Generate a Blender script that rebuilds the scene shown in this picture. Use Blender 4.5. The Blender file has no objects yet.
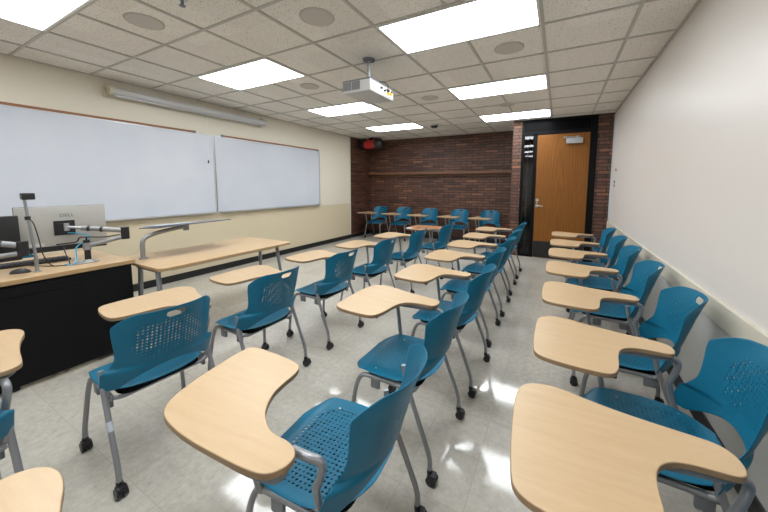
import bpy, bmesh, math, random
from mathutils import Vector, Matrix
from math import radians, sin, cos, pi
random.seed(7)
scene = bpy.context.scene
COL = scene.collection

# ------------------------------------------------------------------ materials
def new_mat(name):
    m = bpy.data.materials.new(name); m.use_nodes = True
    nt = m.node_tree
    return m, nt, nt.nodes['Principled BSDF']
def simple(name, col, rough=.5, metal=0, spec=.5, coat=0):
    m, nt, b = new_mat(name)
    b.inputs['Base Color'].default_value = (*col, 1)
    b.inputs['Roughness'].default_value = rough
    b.inputs['Metallic'].default_value = metal
    b.inputs['Specular IOR Level'].default_value = spec
    b.inputs['Coat Weight'].default_value = coat
    return m
def N(nt, t, **k):
    n = nt.nodes.new(t)
    for a, v in k.items(): setattr(n, a, v)
    return n
def L(nt, a, b): nt.links.new(a, b)
def mth(nt, op, a, b=None, c=None):
    n = N(nt, 'ShaderNodeMath', operation=op)
    for i, v in enumerate((a, b, c)):
        if v is None: continue
        if isinstance(v, (int, float)): n.inputs[i].default_value = v
        else: L(nt, v, n.inputs[i])
    return n.outputs[0]
def ramp(nt, fac, stops):
    r = N(nt, 'ShaderNodeValToRGB')
    e = r.color_ramp.elements
    while len(e) > 1: e.remove(e[-1])
    e[0].position = stops[0][0]; e[0].color = (*stops[0][1], 1)
    for p, c in stops[1:]:
        x = e.new(p); x.color = (*c, 1)
    L(nt, fac, r.inputs[0])
    return r.outputs[0]
def coords(nt, scale=(1, 1, 1), rot=(0, 0, 0), kind='Object'):
    tc = N(nt, 'ShaderNodeTexCoord'); mp = N(nt, 'ShaderNodeMapping')
    mp.inputs['Scale'].default_value = scale; mp.inputs['Rotation'].default_value = rot
    L(nt, tc.outputs[kind], mp.inputs[0])
    return mp.outputs[0]
def noise(nt, vec, scale, detail=3, rough=.5):
    n = N(nt, 'ShaderNodeTexNoise'); L(nt, vec, n.inputs['Vector'])
    n.inputs['Scale'].default_value = scale; n.inputs['Detail'].default_value = detail
    n.inputs['Roughness'].default_value = rough
    return n.outputs['Fac']
def bump(nt, b, h, strength=.3, dist=.005):
    n = N(nt, 'ShaderNodeBump'); n.inputs['Strength'].default_value = strength
    n.inputs['Distance'].default_value = dist
    L(nt, h, n.inputs['Height']); L(nt, n.outputs[0], b.inputs['Normal'])

def wood_mat(name, dark, light, rough=.38, axis='x', scale=1.0, spec=.5):
    m, nt, b = new_mat(name)
    sc = (2.2, 22, 8) if axis == 'x' else ((22, 2.2, 8) if axis == 'y' else (22, 22, 1.4))
    v = coords(nt, tuple(s*scale for s in sc))
    a = noise(nt, v, 1.6, 5, .6)
    v2 = coords(nt, tuple(s*scale*4 for s in sc))
    c = noise(nt, v2, 2.5, 3, .6)
    f = mth(nt, 'ADD', mth(nt, 'MULTIPLY', a, .7), mth(nt, 'MULTIPLY', c, .3))
    col = ramp(nt, f, [(.3, dark), (.7, light)])
    L(nt, col, b.inputs['Base Color'])
    b.inputs['Roughness'].default_value = rough
    b.inputs['Specular IOR Level'].default_value = spec
    return m
M = {}
M['laminate'] = wood_mat('maple_laminate', (.475, .33, .188), (.535, .382, .226), .36)
M['laminate_desk'] = wood_mat('maple_desk_laminate', (.44, .30, .165), (.53, .375, .215), .4, 'y')
M['laminate_brown'] = wood_mat('brown_laminate', (.33, .155, .07), (.42, .20, .095), .4)
M['edge'] = simple('tan_edge_band', (.27, .175, .095), .5)
M['edge_desk'] = simple('desk_edge_band', (.42, .27, .13), .5)
M['metal'] = simple('grey_painted_metal', (.30, .305, .32), .38, .55)
M['silver'] = simple('silver_metal', (.40, .41, .42), .35, .6)
M['plastic_grey'] = simple('grey_plastic', (.17, .18, .20), .45)
M['black'] = simple('black_plastic', (.012, .012, .013), .4)
M['blackm'] = simple('black_painted_metal', (.003, .003, .0035), .5, spec=.12)
M['deskblack'] = simple('black_desk_panel', (.006, .006, .007), .7, spec=.15)
M['armgrey'] = simple('brushed_silver_arm', (.27, .275, .28), .42, .35)
M['white'] = simple('white_plastic', (.78, .78, .76), .4)
M['lightgrey'] = simple('light_grey_plastic', (.55, .55, .55), .4)
M['alu'] = simple('aluminium_trim', (.55, .56, .58), .35, .6)
M['tbar'] = simple('ceiling_bar_paint', (.50, .48, .44), .5)
M['cream'] = simple('cream_plastic', (.62, .56, .42), .5)
M['red'] = simple('red_fabric', (.42, .02, .015), .55)
M['cork'] = simple('brown_cork_strip', (.28, .13, .07), .8)
M['rail'] = simple('cream_rail_paint', (.62, .57, .47), .45)
M['blue_cable'] = simple('light_blue_cable', (.05, .35, .55), .5)
M['paper'] = simple('white_paper', (.50, .54, .62), .6)
M['monitor_back'] = simple('silver_grey_monitor_shell', (.43, .42, .39), .38, .25)
M['kick'] = simple('black_rubber_base', (.008, .008, .009), .5)
M['bluetrim'] = simple('pale_blue_trim', (.55, .62, .68), .5)
M['yellow'] = simple('yellow_plug', (.8, .55, .04), .5)
M['ink'] = simple('dark_letter_ink', (.12, .12, .12), .5)

def blue_mat(name, which):
    # moulded blue plastic with real see-through perforations laid out in the shell's own coordinates
    m, nt, b = new_mat(name)
    b.inputs['Base Color'].default_value = (.002, .125, .222, 1)
    b.inputs['Specular IOR Level'].default_value = .35
    b.inputs['Roughness'].default_value = .40
    tc = N(nt, 'ShaderNodeTexCoord'); s = N(nt, 'ShaderNodeSeparateXYZ'); L(nt, tc.outputs['Object'], s.inputs[0])
    X, Y, Z = s.outputs
    P = .0175 if which == 'seat' else .0165
    if which == 'seat': a, c, ca, cc, ra, rc = X, Y, .015, 0, .185, .205
    else: a, c, ca, cc, ra, rc = Z, Y, .685, 0, .105, .165
    fa = mth(nt, 'ABSOLUTE', mth(nt, 'SUBTRACT', mth(nt, 'MODULO', mth(nt, 'ADD', a, 10.0), P), P/2))
    fc = mth(nt, 'ABSOLUTE', mth(nt, 'SUBTRACT', mth(nt, 'MODULO', mth(nt, 'ADD', c, 10.0), P), P/2))
    d1 = mth(nt, 'ADD', fa, fc)
    # hole size falls away from the panel's centre
    ea = mth(nt, 'POWER', mth(nt, 'ABSOLUTE', mth(nt, 'DIVIDE', mth(nt, 'SUBTRACT', a, ca), ra)), 3.2)
    ec = mth(nt, 'POWER', mth(nt, 'ABSOLUTE', mth(nt, 'DIVIDE', c, rc)), 3.2)
    r = mth(nt, 'SUBTRACT', 1.0, mth(nt, 'ADD', ea, ec))
    # diagonal bands of larger and smaller holes
    w = mth(nt, 'SINE', mth(nt, 'MULTIPLY', mth(nt, 'ADD', mth(nt, 'ABSOLUTE', c), a), 95.0))
    size = mth(nt, 'MULTIPLY', mth(nt, 'MINIMUM', mth(nt, 'MAXIMUM', mth(nt, 'MULTIPLY', r, 3.0), 0.0), 1.0), mth(nt, 'ADD', .0060 if which == 'seat' else .0050, mth(nt, 'MULTIPLY', w, .0010)))
    hole = mth(nt, 'LESS_THAN', d1, size)
    alpha = mth(nt, 'SUBTRACT', 1.0, hole)
    L(nt, alpha, b.inputs['Alpha'])
    return m
M['blue_seat'] = blue_mat('blue_perforated_seat', 'seat')
M['blue_back'] = blue_mat('blue_perforated_back', 'back')

def wall_mat(name, up, low=None, zsplit=.94, rough=.55, stain=None):
    m, nt, b = new_mat(name)
    v = coords(nt)
    n = noise(nt, v, 1.3, 4, .6)
    mix = N(nt, 'ShaderNodeMix', data_type='RGBA')
    L(nt, n, mix.inputs[0])
    mix.inputs[6].default_value = (*[c*.97 for c in up], 1); mix.inputs[7].default_value = (*[c*1.02 for c in up], 1)
    col = mix.outputs[2]
    if low:
        s = N(nt, 'ShaderNodeSeparateXYZ'); L(nt, v, s.inputs[0])
        f = mth(nt, 'LESS_THAN', s.outputs[2], zsplit)
        m2 = N(nt, 'ShaderNodeMix', data_type='RGBA'); L(nt, f, m2.inputs[0]); L(nt, col, m2.inputs[6]); m2.inputs[7].default_value = (*low, 1)
        col = m2.outputs[2]
    L(nt, col, b.inputs['Base Color'])
    b.inputs['Roughness'].default_value = rough
    bump(nt, b, noise(nt, v, 180, 2), .08, .002)
    return m
M['wall_left'] = wall_mat('cream_painted_wall', (.70, .650, .545), (.61, .525, .37), .955, .5)
M['wall_right'] = wall_mat('off_white_painted_wall', (.71, .665, .625), (.50, .49, .46), .70, .38)

def brick_mat():
    m, nt, b = new_mat('dark_brown_roman_brick')
    tc = N(nt, 'ShaderNodeTexCoord'); s = N(nt, 'ShaderNodeSeparateXYZ'); L(nt, tc.outputs['Object'], s.inputs[0])
    geo = N(nt, 'ShaderNodeNewGeometry'); sn = N(nt, 'ShaderNodeSeparateXYZ'); L(nt, geo.outputs['Normal'], sn.inputs[0])
    side = mth(nt, 'GREATER_THAN', mth(nt, 'ABSOLUTE', sn.outputs[0]), .5)
    u = mth(nt, 'ADD', mth(nt, 'MULTIPLY', s.outputs[0], mth(nt, 'SUBTRACT', 1.0, side)), mth(nt, 'MULTIPLY', s.outputs[1], side))
    cb = N(nt, 'ShaderNodeCombineXYZ'); L(nt, u, cb.inputs[0]); L(nt, s.outputs[2], cb.inputs[1])
    br = N(nt, 'ShaderNodeTexBrick')
    L(nt, cb.outputs[0], br.inputs['Vector'])
    br.inputs['Color1'].default_value = (0, 0, 0, 1); br.inputs['Color2'].default_value = (1, 1, 1, 1); br.inputs['Mortar'].default_value = (.5, .5, .5, 1)
    br.inputs['Scale'].default_value = 1
    br.inputs['Brick Width'].default_value = .30; br.inputs['Row Height'].default_value = .066
    br.inputs['Mortar Size'].default_value = .009; br.inputs['Mortar Smooth'].default_value = .3
    br.offset = .5
    sep = N(nt, 'ShaderNodeSeparateColor'); L(nt, br.outputs['Color'], sep.inputs[0])
    col = ramp(nt, sep.outputs[0], [(0, (.050, .021, .014)), (.3, (.085, .036, .022)), (.55, (.115, .047, .027)), (.75, (.085, .042, .032)), (.93, (.14, .062, .034)), (1, (.20, .085, .040))])
    nz = noise(nt, cb.outputs[0], 14, 4, .7)
    mx = N(nt, 'ShaderNodeMix', data_type='RGBA', blend_type='MULTIPLY'); mx.inputs[0].default_value = 1
    L(nt, col, mx.inputs[6]); L(nt, ramp(nt, nz, [(.3, (.75, .72, .70)), (.7, (1.5, 1.42, 1.35))]), mx.inputs[7])
    m3 = N(nt, 'ShaderNodeMix', data_type='RGBA'); L(nt, br.outputs['Fac'], m3.inputs[0]); L(nt, mx.outputs[2], m3.inputs[6]); m3.inputs[7].default_value = (.016, .010, .008, 1)
    L(nt, m3.outputs[2], b.inputs['Base Color'])
    b.inputs['Roughness'].default_value = .55
    h = mth(nt, 'SUBTRACT', mth(nt, 'MULTIPLY', nz, .3), br.outputs['Fac'])
    bump(nt, b, h, .6, .008)
    return m
M['brick'] = brick_mat()

def floor_mat():
    m, nt, b = new_mat('polished_vinyl_tile')
    v = coords(nt)
    br = N(nt, 'ShaderNodeTexBrick'); L(nt, v, br.inputs['Vector'])
    br.offset = 0; br.inputs['Scale'].default_value = 1
    br.inputs['Color1'].default_value = (0, 0, 0, 1); br.inputs['Color2'].default_value = (1, 1, 1, 1); br.inputs['Mortar'].default_value = (.5, .5, .5, 1)
    br.inputs['Brick Width'].default_value = .305; br.inputs['Row Height'].default_value = .305
    br.inputs['Mortar Size'].default_value = .0016; br.inputs['Mortar Smooth'].default_value = 0
    sep = N(nt, 'ShaderNodeSeparateColor'); L(nt, br.outputs['Color'], sep.inputs[0])
    n1 = noise(nt, v, 26, 5, .75); n2 = noise(nt, v, 2.2, 3, .5)
    f = mth(nt, 'ADD', mth(nt, 'MULTIPLY', n1, .75), mth(nt, 'ADD', mth(nt, 'MULTIPLY', n2, .15), mth(nt, 'MULTIPLY', sep.outputs[0], .10)))
    col = ramp(nt, f, [(.30, (.37, .343, .292)), (.46, (.455, .428, .375)), (.62, (.525, .497, .442)), (.75, (.60, .573, .515))])
    mx = N(nt, 'ShaderNodeMix', data_type='RGBA'); L(nt, br.outputs['Fac'], mx.inputs[0]); L(nt, col, mx.inputs[6]); mx.inputs[7].default_value = (.39, .365, .315, 1)
    L(nt, mx.outputs[2], b.inputs['Base Color'])
    rg = mth(nt, 'ADD', .045, mth(nt, 'MULTIPLY', noise(nt, v, 3.5, 3), .07))
    L(nt, rg, b.inputs['Roughness'])
    b.inputs['Specular IOR Level'].default_value = .5
    # each tile is laid a touch out of level, so mirror images break at the joints
    hh = mth(nt, 'ADD', mth(nt, 'MULTIPLY', noise(nt, v, 2.5, 1), 1.0), mth(nt, 'MULTIPLY', br.outputs['Fac'], -.05))
    bump(nt, b, hh, .12, .01)
    return m
M['floor'] = floor_mat()

def tile_mat():
    m, nt, b = new_mat('fissured_ceiling_tile')
    v = coords(nt)
    vo = N(nt, 'ShaderNodeTexVoronoi'); L(nt, coords(nt, (1, 1.6, 1)), vo.inputs['Vector']); vo.inputs['Scale'].default_value = 48
    pit = mth(nt, 'LESS_THAN', vo.outputs['Distance'], .22)
    n = noise(nt, v, 90, 4, .7)
    wn = N(nt, 'ShaderNodeTexWhiteNoise')
    sn = N(nt, 'ShaderNodeVectorMath', operation='SNAP'); L(nt, v, sn.inputs[0]); sn.inputs[1].default_value = (.6096, .6096, 10)
    L(nt, sn.outputs[0], wn.inputs[0])
    k = mth(nt, 'ADD', mth(nt, 'MULTIPLY', wn.outputs[0], .5), mth(nt, 'MULTIPLY', n, .5))
    col = ramp(nt, k, [(.2, (.78, .745, .69)), (.8, (.86, .83, .775))])
    mx = N(nt, 'ShaderNodeMix', data_type='RGBA'); L(nt, mth(nt, 'MULTIPLY', pit, .85), mx.inputs[0]); L(nt, col, mx.inputs[6]); mx.inputs[7].default_value = (.34, .31, .27, 1)
    L(nt, mx.outputs[2], b.inputs['Base Color'])
    b.inputs['Roughness'].default_value = .9
    bump(nt, b, mth(nt, 'SUBTRACT', n, pit), .5, .004)
    return m
M['tile'] = tile_mat()

def board_mat():
    m, nt, b = new_mat('glossy_whiteboard')
    v = coords(nt)
    col = ramp(nt, noise(nt, v, 1.1, 4, .6), [(.3, (.53, .56, .63)), (.7, (.59, .615, .67))])
    L(nt, col, b.inputs['Base Color'])
    b.inputs['Roughness'].default_value = .27
    return m
M['board'] = board_mat()

def speckle(name, c, c2, sc, rough):
    m, nt, b = new_mat(name)
    L(nt, ramp(nt, noise(nt, coords(nt), sc, 3), [(.35, c), (.65, c2)]), b.inputs['Base Color'])
    b.inputs['Roughness'].default_value = rough
    return m
M['speaker'] = speckle('perforated_speaker_grille', (.50, .475, .43), (.57, .54, .50), 260, .7)

def door_mat():
    m, nt, b = new_mat('oak_veneer_door')
    v = coords(nt, (9, 1, .55))
    wv = N(nt, 'ShaderNodeTexWave', wave_type='RINGS', rings_direction='Y'); L(nt, v, wv.inputs['Vector'])
    wv.inputs['Scale'].default_value = .9; wv.inputs['Distortion'].default_value = 5; wv.inputs['Detail'].default_value = 3; wv.inputs['Detail Scale'].default_value = 1.2
    n = noise(nt, coords(nt, (60, 60, 2.2)), 2.2, 4, .65)
    f = mth(nt, 'ADD', mth(nt, 'MULTIPLY', wv.outputs['Fac'], .18), mth(nt, 'MULTIPLY', n, .82))
    L(nt, ramp(nt, f, [(.25, (.150, .052, .008)), (.5, (.205, .076, .012)), (.75, (.26, .100, .018))]), b.inputs['Base Color'])
    b.inputs['Roughness'].default_value = .45; b.inputs['Specular IOR Level'].default_value = .25
    return m
M['door'] = door_mat()
M['shelfwood'] = wood_mat('dark_oak_shelf', (.10, .04, .018), (.17, .075, .035), .45)
def glass():
    m, nt, b = new_mat('thin_tinted_glass')
    nt.nodes.remove(b); out = nt.nodes['Material Output']
    tr = N(nt, 'ShaderNodeBsdfTransparent'); tr.inputs[0].default_value = (.45, .45, .46, 1)
    gl = N(nt, 'ShaderNodeBsdfGlossy'); gl.inputs['Roughness'].default_value = .01
    fr = N(nt, 'ShaderNodeFresnel'); fr.inputs[0].default_value = 1.6
    mx = N(nt, 'ShaderNodeMixShader'); L(nt, fr.outputs[0], mx.inputs[0]); L(nt, tr.outputs[0], mx.inputs[1]); L(nt, gl.outputs[0], mx.inputs[2])
    L(nt, mx.outputs[0], out.inputs[0])
    return m
M['glass'] = glass()
def emit(name, col, s):
    m, nt, b = new_mat(name)
    b.inputs['Base Color'].default_value = (.8, .8, .8, 1)
    b.inputs['Emission Color'].default_value = (*col, 1); b.inputs['Emission Strength'].default_value = s
    return m
M['lamp'] = emit('fluorescent_diffuser', (.93, .975, 1.0), 9.5)

# ------------------------------------------------------------------ geometry helpers
def link(name, me, mats, parent=None, smooth=None):
    o = bpy.data.objects.new(name, me); COL.objects.link(o)
    for m in (mats if isinstance(mats, (list, tuple)) else [mats]): me.materials.append(m)
    if parent: o.parent = parent
    if smooth is not None:
        for p in me.polygons: p.use_smooth = True
        try: me.set_sharp_from_angle(angle=radians(smooth))
        except Exception: pass
    return o
def obj(name, bm, mats, parent=None, smooth=None):
    me = bpy.data.meshes.new(name)
    bmesh.ops.recalc_face_normals(bm, faces=bm.faces)
    bm.to_mesh(me); bm.free()
    return link(name, me, mats, parent, smooth)
def box(bm, x0, y0, z0, x1, y1, z1, bev=0, mi=0, rot=None, piv=None):
    r = bmesh.ops.create_cube(bm, size=1)
    vs = r['verts']
    c = Vector(((x0+x1)/2, (y0+y1)/2, (z0+z1)/2))
    for v in vs: v.co = Vector((v.co.x*(x1-x0), v.co.y*(y1-y0), v.co.z*(z1-z0))) + c
    fs = set(f for v in vs for f in v.link_faces)
    if bev:
        es = set(e for v in vs for e in v.link_edges)
        rr = bmesh.ops.bevel(bm, geom=list(es), offset=bev, segments=2, affect='EDGES', profile=.6)
        fs = set(rr['faces']) | set(f for f in fs if f.is_valid)
        vs = list(set(v for f in fs for v in f.verts))
        fs = set(f for v in vs for f in v.link_faces)
    for f in fs: f.material_index = mi
    if rot is not None:
        bmesh.ops.rotate(bm, verts=vs, cent=piv or c, matrix=rot)
    return vs
def cyl(bm, p0, p1, r, r1=None, seg=20, mi=0, caps=True):
    p0, p1 = Vector(p0), Vector(p1); d = p1-p0
    res = bmesh.ops.create_cone(bm, cap_ends=caps, segments=seg, radius1=r, radius2=r if r1 is None else r1, depth=d.length)
    q = d.to_track_quat('Z', 'Y').to_matrix().to_4x4()
    bmesh.ops.transform(bm, matrix=Matrix.Translation((p0+p1)/2) @ q, verts=res['verts'])
    for f in set(f for v in res['verts'] for f in v.link_faces): f.material_index = mi
def smooth_path(pts, n=6):
    P = [Vector(p) for p in pts]; P = [2*P[0]-P[1]] + P + [2*P[-1]-P[-2]]
    out = []
    for i in range(1, len(P)-2):
        a, b, c, d = P[i-1:i+3]
        for k in range(n):
            t = k/n
            out.append(.5*((2*b)+(-a+c)*t+(2*a-5*b+4*c-d)*t*t+(-a+3*b-3*c+d)*t**3))
    out.append(P[-2]); return out
def fillet(pts, r, n=5):
    P = [Vector(p) for p in pts]; out = [P[0]]
    for i in range(1, len(P)-1):
        a, b, c = P[i-1], P[i], P[i+1]
        u, w = (a-b), (c-b); k = min(r, u.length*.48, w.length*.48)
        s, e = b+u.normalized()*k, b+w.normalized()*k
        for j in range(n+1):
            t = j/n; out.append((1-t)**2*s+2*t*(1-t)*b+t*t*e)
    out.append(P[-1]); return out
def tube(bm, pts, r, seg=12, mi=0):
    P = [Vector(p) for p in pts]; rings = []; up = None
    for i, p in enumerate(P):
        t = (P[min(i+1, len(P)-1)]-P[max(i-1, 0)]).normalized()
        if up is None:
            up = t.orthogonal().normalized()
        up = (up-t*up.dot(t)).normalized(); s = t.cross(up)
        rings.append([bm.verts.new(p+r*(cos(2*pi*k/seg)*up+sin(2*pi*k/seg)*s)) for k in range(seg)])
    for a, b in zip(rings, rings[1:]):
        for k in range(seg):
            f = bm.faces.new((a[k], a[(k+1) % seg], b[(k+1) % seg], b[k])); f.material_index = mi
    for rr in (rings[0], rings[-1]):
        f = bm.faces.new(rr); f.material_index = mi
def prism(bm, poly, z0, z1, top=0, side=1, bev=0):
    vb = [bm.verts.new((x, y, z0)) for x, y in poly]; vt = [bm.verts.new((x, y, z1)) for x, y in poly]
    n = len(poly)
    ft = bm.faces.new(vt); fb = bm.faces.new(vb[::-1]); ft.material_index = top; fb.material_index = side
    for i in range(n):
        f = bm.faces.new((vb[i], vb[(i+1) % n], vt[(i+1) % n], vt[i])); f.material_index = side
def chaikin(p, n=2):
    for _ in range(n):
        q = []
        for i in range(len(p)):
            a, b = p[i], p[(i+1) % len(p)]
            q += [(.75*a[0]+.25*b[0], .75*a[1]+.25*b[1]), (.25*a[0]+.75*b[0], .25*a[1]+.75*b[1])]
        p = q
    return p
def rrect(x0, y0, x1, y1, r, n=6):
    out = []
    for cx, cy, a in ((x1-r, y1-r, 0), (x0+r, y1-r, 90), (x0+r, y0+r, 180), (x1-r, y0+r, 270)):
        for k in range(n+1):
            t = radians(a+90*k/n); out.append((cx+r*cos(t), cy+r*sin(t)))
    return out
def thing(name, label, cat, loc=(0, 0, 0), rz=0, group=None):
    o = bpy.data.objects.new(name, None); COL.objects.link(o)
    o.location = loc; o.rotation_euler = (0, 0, rz); o.empty_display_size = .1
    o['label'] = label; o['category'] = cat
    if group: o['group'] = group
    return o
def tag(o, label, cat, group=None):
    o['label'] = label; o['category'] = cat
    if group: o['group'] = group
    return o
def struct(name, bm, mats, parent=None, smooth=None):
    o = obj(name, bm, mats, parent, smooth)
    if not parent: o['kind'] = 'structure'
    return o
def kids(o): return [c for c in bpy.data.objects if c.parent == o]
def dup(root, loc, rz, label, group=None):
    r = root.copy(); COL.objects.link(r); r.location = loc; r.rotation_euler = (0, 0, rz); r['label'] = label
    if group: r['group'] = group
    for ch in kids(root):
        if ch.parent != root: continue
        c = ch.copy(); COL.objects.link(c); c.parent = r
        for g in kids(ch):
            d = g.copy(); COL.objects.link(d); d.parent = c
    return r

# ------------------------------------------------------------------ room shell
XL, XR, YB, YR, YD, H = -4.977, .815, 6.854, 7.86, 6.76, 2.73
YN = -2.4   # wall behind the camera
bm = bmesh.new(); box(bm, XL-.15, YN-.15, -.1, XR+.15, YR+.15, 0); struct('floor', bm, M['floor'])
bm = bmesh.new(); box(bm, XL-.15, YN-.15, H, XR+.15, YR+.15, H+.1); ceil = struct('ceiling', bm, M['tile'])
bm = bmesh.new(); box(bm, XL-.15, YN-.15, 0, XL, YB, H); struct('wall_left', bm, M['wall_left'])
bm = bmesh.new(); box(bm, XR, YN-.15, 0, XR+.15, YR+.15, H); struct('wall_right', bm, M['wall_right'])
bm = bmesh.new(); box(bm, XL, YN-.15, 0, XR, YN, H); struct('wall_near', bm, M['wall_right'])
bm = bmesh.new(); box(bm, XL-.15, YB, 0, XL-.004, YR+.15, H); struct('wall_left_brick', bm, M['brick'])
bm = bmesh.new(); box(bm, XL-.004, YR, 0, -.87, YR+.15, H); struct('wall_back_brick', bm, M['brick'])
bm = bmesh.new(); box(bm, -.87, YD, 0, -.705, YR+.15, H); struct('wall_door_pier', bm, M['brick'])
bm = bmesh.new(); box(bm, .515, YD, 0, XR, YD+.22, H); struct('wall_door_side', bm, M['brick'])
# dim corridor behind the door and side light
bm = bmesh.new()
box(bm, -.705, 8.5, 0, XR, 8.6, H); struct('wall_corridor', bm, simple('unlit_corridor_tone', (.05, .048, .045), .8))  # the corridor's dimness is put into this near-black wall colour
bm = bmesh.new(); box(bm, -.87, YR+.15, -.1, XR+.15, 8.6, 0); struct('floor_corridor', bm, M['floor'])
bm = bmesh.new(); box(bm, -.87, YR+.15, H, XR+.15, 8.6, H+.1); struct('ceiling_corridor', bm, M['tile'])
bm = bmesh.new(); box(bm, XR, YR+.15, 0, XR+.15, 8.6, H); struct('wall_corridor_right', bm, M['wall_right'])
bm = bmesh.new(); box(bm, -.87, YR+.15, 0, -.705, 8.6, H); struct('wall_corridor_left', bm, M['wall_right'])
# baseboards
def base(name, x0, y0, x1, y1, h=.10):
    b_ = bmesh.new(); box(b_, x0, y0, 0, x1, y1, h, .004); struct(name, b_, M['kick'])
base('baseboard_left', XL+.0005, YN+.01, XL+.014, YB)
base('baseboard_left_brick', XL-.0035, YB+.001, XL+.010, YR-.013)
base('baseboard_back', XL+.011, YR-.013, -.871, YR-.0005)
base('baseboard_right', XR-.013, YN+.01, XR-.0005, YD-.002)
base('baseboard_door_side', .572, YD-.012, XR-.014, YD-.0005)
# corner bead of the painted wall where the brick begins
bm = bmesh.new(); box(bm, XL+.0005, YB-.035, .10, XL+.008, YB+.002, H-.001, .002); struct('trim_1', bm, simple('pale_corner_bead', (.66, .62, .53), .5))
# cream rail along the right wall, with a greyer wall colour below
bm = bmesh.new(); box(bm, XR-.022, YN+.01, .68, XR-.0005, YD-.002, .805, .004); struct('trim_2', bm, M['rail'])
# white corner strip beside the door on the right wall
bm = bmesh.new(); box(bm, XR-.012, YD-.06, .81, XR-.0005, YD-.002, H-.03, .003); struct('trim_3', bm, M['bluetrim'])

# ceiling grid
F = .3048; Y0 = 2.875; X1 = -.177
gx = [-4.52, -3.916, -3.306, -2.697, -2.047, -1.396, -.787, -.177, .46]
lx = [(-1.396, -.177), (-3.916, -2.697)]
def inlight(x, y):
    for a, b in lx:
        for k in (-18, -12, -6, 0, 6, 12):
            if a+.03 < x < b-.03 and Y0+(k-2)*F+.03 < y < Y0+k*F-.03: return True
    return False
bm = bmesh.new()
bars = 0
ys = [Y0+k*2*F for k in range(-8, 9) if YN < Y0+k*2*F < YR]
yl = [YN]+ys+[YR-.005]
for i, x in enumerate(gx):
    w = .012
    for a, b in zip(yl, yl[1:]):
        if not inlight(x, (a+b)/2): 
            bb = min(b, YD) if x > -.87 else b
            if bb > a: box(bm, x-w, a, H-.010, x+w, bb, H+.001)
xs = [XL]+gx+[XR]
for y in ys:
    for a, b in zip(xs, xs[1:]):
        if y > YD and b > -.9: continue
        box(bm, a, y-.010, H-.009, b, y+.010, H+.001)
# wall angles
for q in ((XL, YN, XL+.022, YR), (XR-.022, YN, XR, YD), (XL, YR-.022, -.87, YR), (-.705, YD-.022, XR, YD), (-.87-.022, YD, -.87, YR)):
    box(bm, q[0], q[1], H-.008, q[2], q[3], H+.001)
struct('trim_4', bm, M['tbar'])

# ------------------------------------------------------------------ ceiling lights
def make_light():
    t = thing('ceiling_light', '', 'ceiling light', group='fluorescent ceiling panels')
    b_ = bmesh.new(); w, d, s = .6095, .3048, .03
    box(b_, -w+.012, -d+.012, -.014, w-.012, -d+s, .0); box(b_, -w+.012, d-s, -.014, w-.012, d-.012, .0)
    box(b_, -w+.012, -d+s, -.014, -w+s, d-s, .0); box(b_, w-s, -d+s, -.014, w-.012, d-s, .0)
    obj('frame', b_, M['white'], t)
    b_ = bmesh.new(); box(b_, -w+s, -d+s, -.009, w-s, d-s, -.003); obj('diffuser', b_, M['lamp'], t)
    return t
proto = make_light(); first = True
names = {(0, 0): 'large bright fluorescent panel in the ceiling nearest the projector', (0, 6): 'bright fluorescent panel, middle one of the three leading to the wooden door', (0, 12): 'thin bright fluorescent panel right in front of the door transom',
         (1, -6): 'bright fluorescent panel cut by the top left corner above the whiteboard', (1, 0): 'bright fluorescent panel between the screen tube and the projector', (1, 6): 'bright fluorescent panel just behind and left of the projector', (1, 12): 'small far fluorescent panel nearest the brick back wall corner',
         (0, -6): 'fluorescent panel overhead in front of the viewer', (0, -12): 'unseen fluorescent panel added for fill above and behind the viewer by the right wall', (1, -12): 'unseen fluorescent panel added for fill behind the viewer by the whiteboard wall', }  # panels out of view, added to light the room and fill from behind
for (c, k), lab in names.items():
    a, b = lx[c]; loc = ((a+b)/2, Y0+(k-1)*F, H-.001)
    if first: proto.location = loc; proto['label'] = lab; first = False
    else: dup(proto, loc, 0, lab)

# ceiling speakers
def disc_thing(name, lab, cat, x, y, r, mat, group=None, z=H, th=.008):
    t = thing(name, lab, cat, (x, y, z), 0, group)
    b_ = bmesh.new(); cyl(b_, (0, 0, -th), (0, 0, 0), r*.93, r, 40); obj('grille', b_, mat, t, 40)
    b_ = bmesh.new()
    tube(b_, [(r*cos(2*pi*k/40), r*sin(2*pi*k/40), -.002) for k in range(41)], .004, 6); obj('rim', b_, M['tbar'], t, 60)
for x, y, r, lab in ((-2.99, 1.36, .13, 'round grey ceiling speaker, leftmost, near the screen tube end'), (-1.722, 1.954, .13, 'round grey ceiling speaker at top centre above the projector'),
                     (-2.967, 3.2, .12, 'small looking round ceiling speaker behind the second light by the screen tube'), (-.482, 3.215, .13, 'round grey ceiling speaker between the two largest right panels'),
                     (-1.76, 4.44, .12, 'faint round ceiling speaker behind the projector'), (-.80, 5.35, .12, 'faint round ceiling speaker before the panel by the door')):
    disc_thing('ceiling_speaker', lab, 'ceiling speaker', x, y, r, M['speaker'], 'round ceiling speakers')
t = thing('smoke_detector', 'small dark round detector on the ceiling in front of the brick wall', 'smoke detector', (-2.42, 6.37, H-.009))
b_ = bmesh.new(); cyl(b_, (0, 0, -.02), (0, 0, 0), .085, .085, 32); obj('base', b_, M['lightgrey'], t, 40)
b_ = bmesh.new(); cyl(b_, (0, 0, -.055), (0, 0, -.02), .06, .075, 32); obj('sensor', b_, M['black'], t, 40)
t = thing('sprinkler', 'small metal sprinkler head at top edge left of the centre speaker', 'sprinkler', (-2.40, 1.33, H))
b_ = bmesh.new(); cyl(b_, (0, 0, -.006), (0, 0, 0), .035, .04, 24); obj('escutcheon', b_, M['alu'], t, 40)
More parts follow.
